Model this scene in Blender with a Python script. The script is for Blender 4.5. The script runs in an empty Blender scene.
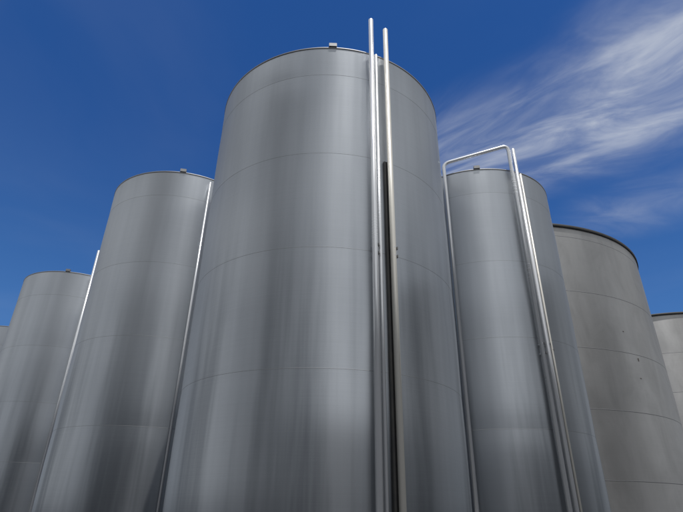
import bpy, bmesh, math, random
from mathutils import Vector, Matrix
random.seed(4)
S=bpy.context.scene
COL=S.collection
EYE=1.6
# ---------------------------------------------------------------- materials
def newmat(name):
    m=bpy.data.materials.new(name); m.use_nodes=True
    nt=m.node_tree; b=nt.nodes['Principled BSDF']
    return m,nt,b
def N(nt,t,**k):
    n=nt.nodes.new(t)
    for a,v in k.items(): setattr(n,a,v)
    return n
def math_n(nt,op,a,b=None,clamp=False):
    n=N(nt,'ShaderNodeMath',operation=op); n.use_clamp=clamp
    for i,v in enumerate((a,b)):
        if v is None: continue
        if isinstance(v,(int,float)): n.inputs[i].default_value=v
        else: nt.links.new(v,n.inputs[i])
    return n.outputs[0]
def noise(nt,vec,scale=1,detail=3,rough=.5,dist=0):
    n=N(nt,'ShaderNodeTexNoise'); n.inputs['Scale'].default_value=scale
    n.inputs['Detail'].default_value=detail; n.inputs['Roughness'].default_value=rough
    n.inputs['Distortion'].default_value=dist
    nt.links.new(vec,n.inputs['Vector']); return n.outputs['Fac']
def scaled(nt,vec,s):
    n=N(nt,'ShaderNodeVectorMath',operation='MULTIPLY'); n.inputs[1].default_value=s
    nt.links.new(vec,n.inputs[0]); return n.outputs[0]
def remap(nt,v,a,b,c,d,smooth=False):
    n=N(nt,'ShaderNodeMapRange')
    if smooth: n.interpolation_type='SMOOTHSTEP'
    for i,x in zip((1,2,3,4),(a,b,c,d)): n.inputs[i].default_value=x
    nt.links.new(v,n.inputs[0]); return n.outputs[0]
def mixcol(nt,f,a,b,mode='MIX'):
    n=N(nt,'ShaderNodeMix',data_type='RGBA',blend_type=mode)
    if isinstance(f,(int,float)): n.inputs[0].default_value=f
    else: nt.links.new(f,n.inputs[0])
    for i,v in ((6,a),(7,b)):
        if isinstance(v,tuple): n.inputs[i].default_value=(*v,1)
        else: nt.links.new(v,n.inputs[i])
    return n.outputs[2]

def steel(name,base,dark,r0,r1,aniso=.85,metal=1.0,streak=1.0,bump=.25,blotch=0.0,sharp=0.0,low=0.0):
    m,nt,b=newmat(name)
    tc=N(nt,'ShaderNodeTexCoord'); o=tc.outputs['Object']
    info=N(nt,'ShaderNodeObjectInfo')
    add=N(nt,'ShaderNodeVectorMath',operation='ADD'); nt.links.new(o,add.inputs[0])
    sc=N(nt,'ShaderNodeVectorMath',operation='SCALE'); sc.inputs[0].default_value=(31,17,0); nt.links.new(info.outputs['Random'],sc.inputs[3])
    nt.links.new(sc.outputs[0],add.inputs[1]); v=add.outputs[0]
    st=noise(nt,scaled(nt,v,(1.5,1.5,.10)),1,3,.5,.1)   # broad soft streaks, painting in blurred dark reflections
    st2=noise(nt,scaled(nt,v,(13,13,.5)),1,4,.6)        # fine vertical streaks
    br=noise(nt,scaled(nt,v,(.8,.8,90)),1,4,.7)         # brushing around the shell
    pl=noise(nt,scaled(nt,v,(.5,.5,.5)),1,2,.5)
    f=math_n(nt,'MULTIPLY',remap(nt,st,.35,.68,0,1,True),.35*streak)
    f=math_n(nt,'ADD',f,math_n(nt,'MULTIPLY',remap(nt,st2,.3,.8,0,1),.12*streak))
    f=math_n(nt,'ADD',f,math_n(nt,'MULTIPLY',remap(nt,br,.3,.7,0,1),.14))
    if low:   # dark reflections painted as soft streaks on the lower plates
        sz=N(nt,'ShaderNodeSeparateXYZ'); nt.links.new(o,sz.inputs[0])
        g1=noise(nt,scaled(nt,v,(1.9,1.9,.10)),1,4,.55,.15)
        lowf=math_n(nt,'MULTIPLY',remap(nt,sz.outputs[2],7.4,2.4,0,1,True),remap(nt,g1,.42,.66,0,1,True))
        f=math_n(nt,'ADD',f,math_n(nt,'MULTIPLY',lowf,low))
    if blotch:
        bl=noise(nt,scaled(nt,v,(1,1,.5)),1.3,6,.62,.6)
        f=math_n(nt,'ADD',f,math_n(nt,'MULTIPLY',remap(nt,bl,.40,.68,0,1),blotch))
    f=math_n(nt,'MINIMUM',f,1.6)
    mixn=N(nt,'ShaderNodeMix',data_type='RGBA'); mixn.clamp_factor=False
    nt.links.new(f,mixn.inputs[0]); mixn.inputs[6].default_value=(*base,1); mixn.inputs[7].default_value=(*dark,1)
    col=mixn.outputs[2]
    nt.links.new(col,b.inputs['Base Color'])
    r=math_n(nt,'ADD',remap(nt,pl,.3,.7,r0,r1),math_n(nt,'MULTIPLY',math_n(nt,'SUBTRACT',st2,.5),.05))
    r=math_n(nt,'ADD',r,math_n(nt,'MULTIPLY',math_n(nt,'SUBTRACT',br,.5),.06))
    nt.links.new(r,b.inputs['Roughness'])
    b.inputs['Metallic'].default_value=metal
    b.inputs['Anisotropic'].default_value=aniso
    tang=None;nrm=None
    if aniso:
        t=N(nt,'ShaderNodeCombineXYZ'); t.inputs[2].default_value=1; tang=t.outputs[0]
        nt.links.new(tang,b.inputs['Tangent'])
    if bump:
        bn=N(nt,'ShaderNodeBump'); bn.inputs['Strength'].default_value=bump; bn.inputs['Distance'].default_value=.02
        nt.links.new(noise(nt,scaled(nt,v,(1.2,1.2,.2)),1,1,.5),bn.inputs['Height']); nrm=bn.outputs[0]
        nt.links.new(nrm,b.inputs['Normal'])
    if sharp:
        g=N(nt,'ShaderNodeBsdfAnisotropic'); g.inputs['Roughness'].default_value=.32; g.inputs['Anisotropy'].default_value=.66
        nt.links.new(col,g.inputs['Color']); nt.links.new(tang,g.inputs['Tangent'])
        if nrm: nt.links.new(nrm,g.inputs['Normal'])
        mx=N(nt,'ShaderNodeMixShader'); mx.inputs[0].default_value=sharp
        nt.links.new(b.outputs[0],mx.inputs[1]); nt.links.new(g.outputs[0],mx.inputs[2])
        nt.links.new(mx.outputs[0],nt.nodes['Material Output'].inputs['Surface'])
    return m
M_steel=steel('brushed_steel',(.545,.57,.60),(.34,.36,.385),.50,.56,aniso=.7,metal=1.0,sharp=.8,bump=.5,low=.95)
M_old=steel('weathered_steel',(.53,.525,.515),(.35,.345,.338),.46,.55,aniso=.6,metal=.88,streak=.5,bump=.4,blotch=.45)
M_pipe=steel('pipe_steel',(.80,.81,.82),(.70,.71,.72),.22,.28,aniso=0,metal=.5,streak=.3,bump=0)
M_beige=steel('tarnished_pipe',(.80,.77,.69),(.72,.68,.60),.28,.36,aniso=0,metal=.3,streak=.3,bump=0)
M_dull=steel('dull_steel',(.32,.32,.32),(.22,.22,.22),.5,.6,aniso=0,streak=.5,bump=0)
M_weld=steel('weld_steel',(.27,.275,.28),(.16,.16,.165),.6,.65,aniso=0,streak=.5,bump=0)
def plain(name,a,b_,rough,scale,metal=0):
    m,nt,b=newmat(name); tc=N(nt,'ShaderNodeTexCoord')
    n=noise(nt,tc.outputs['Object'],scale,6,.6)
    nt.links.new(mixcol(nt,remap(nt,n,.35,.65,0,1),a,b_),b.inputs['Base Color'])
    b.inputs['Roughness'].default_value=rough; b.inputs['Metallic'].default_value=metal
    return m
M_conc=plain('concrete',(.34,.33,.31),(.26,.25,.235),.9,1.3)
M_yard=plain('yard_asphalt',(.075,.078,.085),(.05,.052,.057),.9,.35)
M_rub=plain('black_gasket',(.02,.02,.02),(.035,.033,.03),.6,3)
M_strip=plain('black_shade_strip',(.025,.025,.027),(.045,.043,.04),.5,2)
M_clad=plain('dark_cladding',(.022,.025,.030),(.032,.035,.04),.7,.8)
M_door=plain('grey_door',(.06,.06,.065),(.08,.08,.085),.5,1)
M_unseen_glass=plain('unseen_window_glass',(.02,.03,.04),(.03,.04,.05),.1,1)
M_shell_mark=plain('stain_and_dent_mark',(.24,.22,.20),(.15,.135,.12),.8,30)
# ---------------------------------------------------------------- helpers
def obj(name,me,mat,parent=None,loc=(0,0,0)):
    o=bpy.data.objects.new(name,me)
    if mat: me.materials.append(mat)
    COL.objects.link(o); o.location=loc
    if parent: o.parent=parent
    return o
def lathe(name,prof,mat,parent,seg=192,smooth=True):
    vs=[];fs=[]
    n=len(prof)
    for i in range(seg):
        a=2*math.pi*i/seg; c,s=math.cos(a),math.sin(a)
        for r,z in prof: vs.append((r*c,r*s,z))
    for i in range(seg):
        j=(i+1)%seg
        for k in range(n-1):
            fs.append((i*n+k,j*n+k,j*n+k+1,i*n+k+1))
    me=bpy.data.meshes.new(name); me.from_pydata(vs,[],fs)
    if smooth: me.polygons.foreach_set('use_smooth',[True]*len(fs))
    me.update(); return obj(name,me,mat,parent)
def tube(name,pts,rad,mat,parent,seg=20):
    pts=[Vector(p) for p in pts]; vs=[];fs=[]
    t=(pts[1]-pts[0]).normalized(); u=t.orthogonal().normalized()
    for i,p in enumerate(pts):
        if i==0: tt=(pts[1]-p).normalized()
        elif i==len(pts)-1: tt=(p-pts[i-1]).normalized()
        else: tt=((pts[i+1]-p).normalized()+(p-pts[i-1]).normalized()).normalized()
        u=(u-tt*u.dot(tt)).normalized(); w=tt.cross(u)
        for k in range(seg):
            a=2*math.pi*k/seg; vs.append(p+rad*(math.cos(a)*u+math.sin(a)*w))
    for i in range(len(pts)-1):
        for k in range(seg):
            l=(k+1)%seg; fs.append((i*seg+k,i*seg+l,(i+1)*seg+l,(i+1)*seg+k))
    n=len(fs)
    fs.append(tuple(range(seg))[::-1]); fs.append(tuple((len(pts)-1)*seg+k for k in range(seg)))
    me=bpy.data.meshes.new(name); me.from_pydata(vs,[],fs)
    me.polygons.foreach_set('use_smooth',[True]*n+[False]*2); me.update()
    return obj(name,me,mat,parent)
def rounded(pts,rad,n=8):
    pts=[Vector(p) for p in pts]; out=[pts[0]]
    for a,b,c in zip(pts,pts[1:],pts[2:]):
        d1=(a-b).normalized(); d2=(c-b).normalized()
        p0=b+d1*rad; p1=b+d2*rad
        for i in range(n+1):
            t=i/n; out.append((1-t)**2*p0+2*t*(1-t)*b+t*t*p1)
    out.append(pts[-1]); return out
def box(name,size,mat,parent,loc,rotz=0,bev=.006):
    bm=bmesh.new(); bmesh.ops.create_cube(bm,size=1)
    for v in bm.verts: v.co=Vector((v.co.x*size[0],v.co.y*size[1],v.co.z*size[2]))
    if bev: bmesh.ops.bevel(bm,geom=bm.edges[:],offset=bev,segments=2,affect='EDGES')
    me=bpy.data.meshes.new(name); bm.to_mesh(me); bm.free()
    o=obj(name,me,mat,parent,loc); o.rotation_euler=(0,0,rotz); return o
def polar(D,az): a=math.radians(az); return Vector((D*math.sin(a),D*math.cos(a),0))
def on_shell(C,r,az):
    """local angle on a tank (centre C) where the bearing az from the yard point meets its shell"""
    a=math.radians(az); d=Vector((math.sin(a),math.cos(a)))
    c=Vector((C.x,C.y)); b=d.dot(c); q=b*b-c.dot(c)+r*r
    t=b-math.sqrt(max(q,0)); p=d*t-c
    return math.atan2(p.y,p.x)
# ---------------------------------------------------------------- tanks
def tank(D,az,r,ztop,seams,mat,label,old=False,lug_az=None,group=None):
    C=polar(D,az)
    e=bpy.data.objects.new('storage_tank',None); e.location=C; COL.objects.link(e); e.empty_display_size=1
    e['label']=label; e['category']='tank'; e['group']=group
    zb=.30
    levels=[zb+.001]+[s for s in sorted(seams) if s>zb+.2]+[ztop]
    prof=[]
    for a,b in zip(levels,levels[1:]):
        for k in range(9):
            t=k/8; z=a+(b-a)*t
            if k==0: z+=.010
            if k==8: z-=.010
            prof.append((r+.0035*(b-a)*(1-(2*t-1)**2),z))
    lathe('shell',prof,mat,e,seg=256)
    for s in levels[1:-1]:
        w=.002 if not old else .010
        lathe('weld_seam',[(r-.004,s-w-.004),(r+.0008,s-w),(r+.002,s),(r+.0008,s+w),(r-.004,s+w+.004)],M_weld,e)
    if old:
        lathe('rim',[(r-.02,ztop-.11),(r+.035,ztop-.11),(r+.045,ztop-.10),(r+.045,ztop+.0),(r+.02,ztop+.015),(r-.06,ztop+.015)],M_rub,e)
    else:
        lathe('rim',[(r+.001,ztop-.022),(r+.009,ztop-.018),(r+.009,ztop+.010),(r+.004,ztop+.016),(r-.08,ztop+.016)],M_dull,e)
    lathe('roof',[(r-.07,ztop+.012),(r*.6,ztop+.012+r*.4*.14),(.35,ztop+.012+(r-.35)*.14),(.001,ztop+.03+(r-.35)*.14)],mat,e,seg=96)
    lathe('plinth',[(.001,-.2),(r+.14,-.2),(r+.15,.26),(r+.12,.298),(.001,.3)],M_conc,e,seg=96,smooth=False)
    if lug_az is not None:
        a=on_shell(C,r,lug_az)
        box('lifting_lug',(.10,.15,.09),M_dull,e,((r-.02)*math.cos(a),(r-.02)*math.sin(a),ztop+.062),a)
    return e,C,r,ztop
def clip(o,C_r,stand,rad,a,z):
    r=C_r
    box('pipe_clamp',(stand+rad,.022,.03),M_pipe,o,((r+(stand+rad)/2)*math.cos(a),(r+(stand+rad)/2)*math.sin(a),z),a,.004)
    R=r+stand
    b=a+(rad+.012)/R
    box('pipe_clamp',(rad*1.6,.018,.05),M_dull,o,(R*math.cos(b),R*math.sin(b),z),a,.004)
def pipe(T,az,stand,rad,ztop,mat,clamps=(),name='riser_pipe',zbot=.35):
    e,C,r,zt=T; a=on_shell(C,r+stand,az); R=r+stand
    x,y=R*math.cos(a),R*math.sin(a)
    o=tube(name,[(x,y,zbot),(x,y,(zbot+ztop)/2),(x,y,ztop)],rad,mat,e)
    for z in clamps: clip(o,r,stand,rad,a,z)
    return o,a
G='cylindrical tanks of the tank farm'
h=lambda *a:[EYE+x for x in a]
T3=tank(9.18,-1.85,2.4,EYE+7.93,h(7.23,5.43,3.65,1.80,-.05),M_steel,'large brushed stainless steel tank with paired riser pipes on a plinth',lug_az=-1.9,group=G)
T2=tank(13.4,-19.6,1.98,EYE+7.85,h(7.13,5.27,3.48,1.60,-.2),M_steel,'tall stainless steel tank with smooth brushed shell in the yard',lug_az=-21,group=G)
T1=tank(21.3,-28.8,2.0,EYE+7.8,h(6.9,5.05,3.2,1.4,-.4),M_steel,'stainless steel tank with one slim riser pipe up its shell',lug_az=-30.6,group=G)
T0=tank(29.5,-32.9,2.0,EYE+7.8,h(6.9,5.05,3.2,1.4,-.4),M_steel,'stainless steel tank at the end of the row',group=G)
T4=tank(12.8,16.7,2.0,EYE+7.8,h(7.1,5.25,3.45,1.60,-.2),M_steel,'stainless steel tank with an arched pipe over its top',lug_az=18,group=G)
T5=tank(21.7,17.0,5.98,EYE+9.0,h(8.55,6.55,4.7,2.89,1.02,-.8),M_old,'wide weathered dull grey steel tank with black rim',old=True,group=G)
T6=tank(34.0,32.0,4.8,EYE+9.55,h(7.5,5.6,3.7,1.8),M_old,'wide weathered grey steel tank with black rim beside another',old=True,group=G)
cl=h(3.72,3.58,-.3)
pipe(T3,4.25,.11,.047,EYE+8.75,M_pipe,cl)
pipe(T3,4.95,.08,.028,EYE+7.85,M_pipe)
pipe(T3,6.55,.11,.047,EYE+8.62,M_beige,cl)
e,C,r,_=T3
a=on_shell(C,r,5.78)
box('shade_strip',(.05,.075,EYE+5.4-.4),M_strip,e,((r+.03)*math.cos(a),(r+.03)*math.sin(a),(EYE+5.4+.4)/2),a)  # dark strip standing in for the shade between the pipes
pipe(T2,-17.45,.06,.028,EYE+7.7,M_pipe)
pipe(T1,-28.2,.10,.045,EYE+8.8,M_pipe)
def arch(T,azs,stand,rad,zs,mat):
    e,C,r,zt=T; P=[]
    for az in azs:
        a=on_shell(C,r+stand,az); P.append(((r+stand)*math.cos(a),(r+stand)*math.sin(a)))
    (x0,y0),(x1,y1)=P
    o=tube('riser_pipe',rounded([(x0,y0,.35),(x0,y0,zs[0]),(x1,y1,zs[1]),(x1,y1,.35)],.16),rad,mat,e)
    for x,y in P[1:]:
        a=math.atan2(y,x)
        for zc in h(3.3,3.1,-.3): clip(o,r,stand,rad,a,zc)
arch(T4,(13.75,22.25),.11,.046,(EYE+8.1,EYE+8.5),M_pipe)
pipe(T4,22.82,.11,.044,EYE+8.42,M_pipe,h(3.3,-.3))
pipe(T4,23.2,.08,.024,EYE+7.7,M_beige,h(3.2,))
e,C,r,_=T5
for az,z,w,hh in ((30.2,5.4,.05,.03),(30.9,4.55,.03,.10),(30.7,3.95,.07,.025)):
    a=on_shell(C,r,az)
    box('shell_mark',(.02,w,hh),M_shell_mark,e,((r+.008)*math.cos(a),(r+.008)*math.sin(a),EYE+z),a,.006)  # small marks standing in for stains and dents on the shell
# ---------------------------------------------------------------- ground + surroundings
bm=bmesh.new(); bmesh.ops.create_grid(bm,x_segments=1,y_segments=1,size=1500)
me=bpy.data.meshes.new('ground'); bm.to_mesh(me); bm.free()
g=obj('ground',me,M_yard); g['kind']='structure'; g['label']='worn grey asphalt yard'
def building(name,cx,cy,w,d,hh,rot,label):
    e=bpy.data.objects.new(name,None); e.location=(cx,cy,0); e.rotation_euler=(0,0,rot); COL.objects.link(e)
    e['label']=label; e['category']='building'
    vs=[];fs=[];per=[]
    def side(a,b):
        L=(b-a).length; n=int(L/.25); t=(b-a).normalized(); nrm=Vector((t.y,-t.x))
        for i in range(n):
            p=a+t*(L*i/n); q=.03 if i%2 else 0
            per.append(p+nrm*q); per.append(a+t*(L*(i+.8)/n)+nrm*q)
    c=[Vector((-w/2,-d/2)),Vector((w/2,-d/2)),Vector((w/2,d/2)),Vector((-w/2,d/2))]
    for i in range(4): side(c[i],c[(i+1)%4])
    for p in per: vs+= [(p.x,p.y,0),(p.x,p.y,hh)]
    n=len(per)
    for i in range(n):
        j=(i+1)%n; fs.append((2*i,2*j,2*j+1,2*i+1))
    me=bpy.data.meshes.new('wall'); me.from_pydata(vs,[],fs); obj('wall',me,M_clad,e)
    me=bpy.data.meshes.new('roof'); k=.3
    me.from_pydata([(-w/2-k,-d/2-k,hh),(w/2+k,-d/2-k,hh),(w/2+k,d/2+k,hh),(-w/2-k,d/2+k,hh),(-w/2-k,0,hh+d*.12),(w/2+k,0,hh+d*.12)],[],[(0,1,5,4),(2,3,4,5),(0,4,3),(1,2,5),(3,2,1,0)])
    obj('roof',me,M_door,e)
    for x in (-w*.3,w*.25): box('door',(min(4,w*.3),.1,4.5),M_door,e,(x,d/2+.09,2.25))
    for x in (-w*.42,-.04*w,w*.42): box('unseen_window',(min(1.2,w*.14),.08,1.2),M_unseen_glass,e,(x,d/2+.09,hh*.7))
building('unseen_building',-12.2,-4.6,7,6,22,math.radians(-45),'tall narrow dark ribbed metal storehouse with roller doors, added out of view for its dark reflection')  # unseen, added to put a dark band in the tank reflections
building('unseen_building',12,-30,26,14,8,math.radians(5),'unseen low dark metal shed with pitched roof')
building('unseen_building',21,3,12,9,12,math.radians(90),'dark metal shed with roller doors added out of view beside the yard for its dark reflection')  # unseen, added to darken the right edges of the tanks
s=bpy.data.objects.new('unseen_silo',None); s.location=(-5.2,-9.5,0); COL.objects.link(s)  # unseen, added for another dark band reflected in the steel
s['label']='tall dark cylinder with conical cap, added out of view for its dark reflection'; s['category']='unseen_silo'
lathe('shell',[(1.7,0)]+[(1.7+(.02 if k%2 else 0),.7*k) for k in range(1,20)],M_clad,s,seg=64,smooth=False)
lathe('roof',[(1.82,13.3),(1.82,13.4),(.3,14.6),(.001,14.65)],M_door,s,seg=64,smooth=False)
# ---------------------------------------------------------------- sky
SUN_AZ,SUN_EL=150,76
w=bpy.data.worlds.new('World'); S.world=w; w.use_nodes=True; nt=w.node_tree
bg=nt.nodes['Background']; bg.inputs['Strength'].default_value=.10
sky=N(nt,'ShaderNodeTexSky',sky_type='NISHITA'); sky.sun_disc=False
sky.sun_elevation=math.radians(SUN_EL); sky.sun_rotation=math.radians(SUN_AZ)
sky.air_density=1.0; sky.dust_density=.1; sky.ozone_density=2.0; sky.altitude=100
blue=mixcol(nt,1.0,sky.outputs[0],(.20,.50,.92),'MULTIPLY')
tc=N(nt,'ShaderNodeTexCoord'); G_=tc.outputs['Generated']; sx=N(nt,'ShaderNodeSeparateXYZ'); nt.links.new(G_,sx.inputs[0])
blue=mixcol(nt,remap(nt,sx.outputs[2],.65,.0,0,.42,True),blue,(1.4,2.9,5.2))
z=math_n(nt,'MAXIMUM',sx.outputs[2],.03)
px=math_n(nt,'DIVIDE',sx.outputs[0],z); py=math_n(nt,'DIVIDE',sx.outputs[1],z)
def lin(a,b): return math_n(nt,'ADD',math_n(nt,'MULTIPLY',px,a),math_n(nt,'MULTIPLY',py,b))
U=lin(.86,-.51); V=lin(.51,.86)
cv=N(nt,'ShaderNodeCombineXYZ'); nt.links.new(U,cv.inputs[0]); nt.links.new(V,cv.inputs[1])
# fan of ice-cloud fibres spreading from one end of the cloud
fu=math_n(nt,'ADD',U,.85); fv=math_n(nt,'SUBTRACT',V,1.30)
ang=math_n(nt,'ARCTAN2',fv,fu); fr=math_n(nt,'SQRT',math_n(nt,'ADD',math_n(nt,'MULTIPLY',fu,fu),math_n(nt,'MULTIPLY',fv,fv)))
fc=N(nt,'ShaderNodeCombineXYZ'); nt.links.new(fr,fc.inputs[0]); nt.links.new(ang,fc.inputs[1]); fc.inputs[2].default_value=3.7
wisp=noise(nt,scaled(nt,fc.outputs[0],(2.6,5.4,1)),1.35,12,.58,.6)
soft=noise(nt,scaled(nt,fc.outputs[0],(1.8,3.6,2)),1.2,5,.5,.3)
def ell(u0,v0,a,b):
    du=math_n(nt,'DIVIDE',math_n(nt,'SUBTRACT',U,u0),a); dv=math_n(nt,'DIVIDE',math_n(nt,'SUBTRACT',V,v0),b)
    rr=math_n(nt,'SQRT',math_n(nt,'ADD',math_n(nt,'MULTIPLY',du,du),math_n(nt,'MULTIPLY',dv,dv)))
    return remap(nt,rr,1.0,.0,0,1,True)
mask=math_n(nt,'ADD',ell(-.02,1.30,.80,.38),math_n(nt,'MULTIPLY',ell(.34,1.08,.46,.32),.75))
mask=math_n(nt,'ADD',mask,math_n(nt,'MULTIPLY',ell(.16,1.85,.4,.3),.30))
mask=math_n(nt,'MINIMUM',mask,1.05)
c1=math_n(nt,'ADD',math_n(nt,'MULTIPLY',remap(nt,wisp,.30,.84,0,1,True),.78),.20)
c1=math_n(nt,'MULTIPLY',c1,remap(nt,soft,.30,.70,.7,1.3,True))
c1=math_n(nt,'MULTIPLY',c1,mask)
c1=math_n(nt,'MINIMUM',c1,.75)
veil=math_n(nt,'MULTIPLY',remap(nt,noise(nt,cv.outputs[0],1.1,5,.5,.4),.45,.8,0,1,True),.04)
c1=math_n(nt,'MAXIMUM',c1,veil)
sky1=mixcol(nt,c1,blue,(5.8,6.2,6.9))
# unseen bright sheet added behind the camera so the steel reflects grey
hl=math_n(nt,'SQRT',math_n(nt,'ADD',math_n(nt,'MULTIPLY',sx.outputs[0],sx.outputs[0]),math_n(nt,'MULTIPLY',sx.outputs[1],sx.outputs[1])))
yy=math_n(nt,'DIVIDE',sx.outputs[1],math_n(nt,'MAXIMUM',hl,.01))
yy=math_n(nt,'SUBTRACT',yy,remap(nt,sx.outputs[2],.35,.55,.08,0.0))
sheet=noise(nt,G_,2.6,4,.5,.3)
hz=math_n(nt,'MULTIPLY',remap(nt,yy,.72,.46,0,1,True),remap(nt,sheet,.3,.7,.93,1.0))
hz=math_n(nt,'MULTIPLY',hz,remap(nt,sx.outputs[2],.985,.88,.0,1,True))
shade=mixcol(nt,remap(nt,sheet,.38,.62,0,1,True),(3.0,3.2,3.45),(8.0,8.2,8.45))
# the added sheet is dimmed towards the sides so tank edges reflect greyer
edge=remap(nt,yy,.5,-.5,.62,1.0,True)
dim=N(nt,'ShaderNodeVectorMath',operation='SCALE'); nt.links.new(shade,dim.inputs[0]); nt.links.new(edge,dim.inputs[3])
out=mixcol(nt,hz,sky1,dim.outputs[0])
nt.links.new(out,bg.inputs['Color'])
sd=bpy.data.lights.new('sun','SUN'); sd.energy=3.4; sd.angle=math.radians(.5); sd.color=(1,.985,.965)
so=bpy.data.objects.new('sun',sd); COL.objects.link(so)
a=math.radians(SUN_AZ); el=math.radians(SUN_EL)
d=Vector((math.sin(a)*math.cos(el),math.cos(a)*math.cos(el),math.sin(el)))
so.rotation_euler=d.to_track_quat('Z','Y').to_euler(); so.location=(0,-5,30)
# ---------------------------------------------------------------- camera
cd=bpy.data.cameras.new('camera'); cam=bpy.data.objects.new('camera',cd); COL.objects.link(cam)
cd.sensor_width=36; cd.lens=510/683*36; cd.clip_end=5000
cam.matrix_world=Matrix.Translation((0,0,EYE))@Matrix.Rotation(math.radians(90+27.3),4,'X')@Matrix.Rotation(math.radians(.9),4,'Z')
S.camera=cam
S.view_settings.view_transform='Standard'; S.view_settings.look='None'; S.view_settings.exposure=0
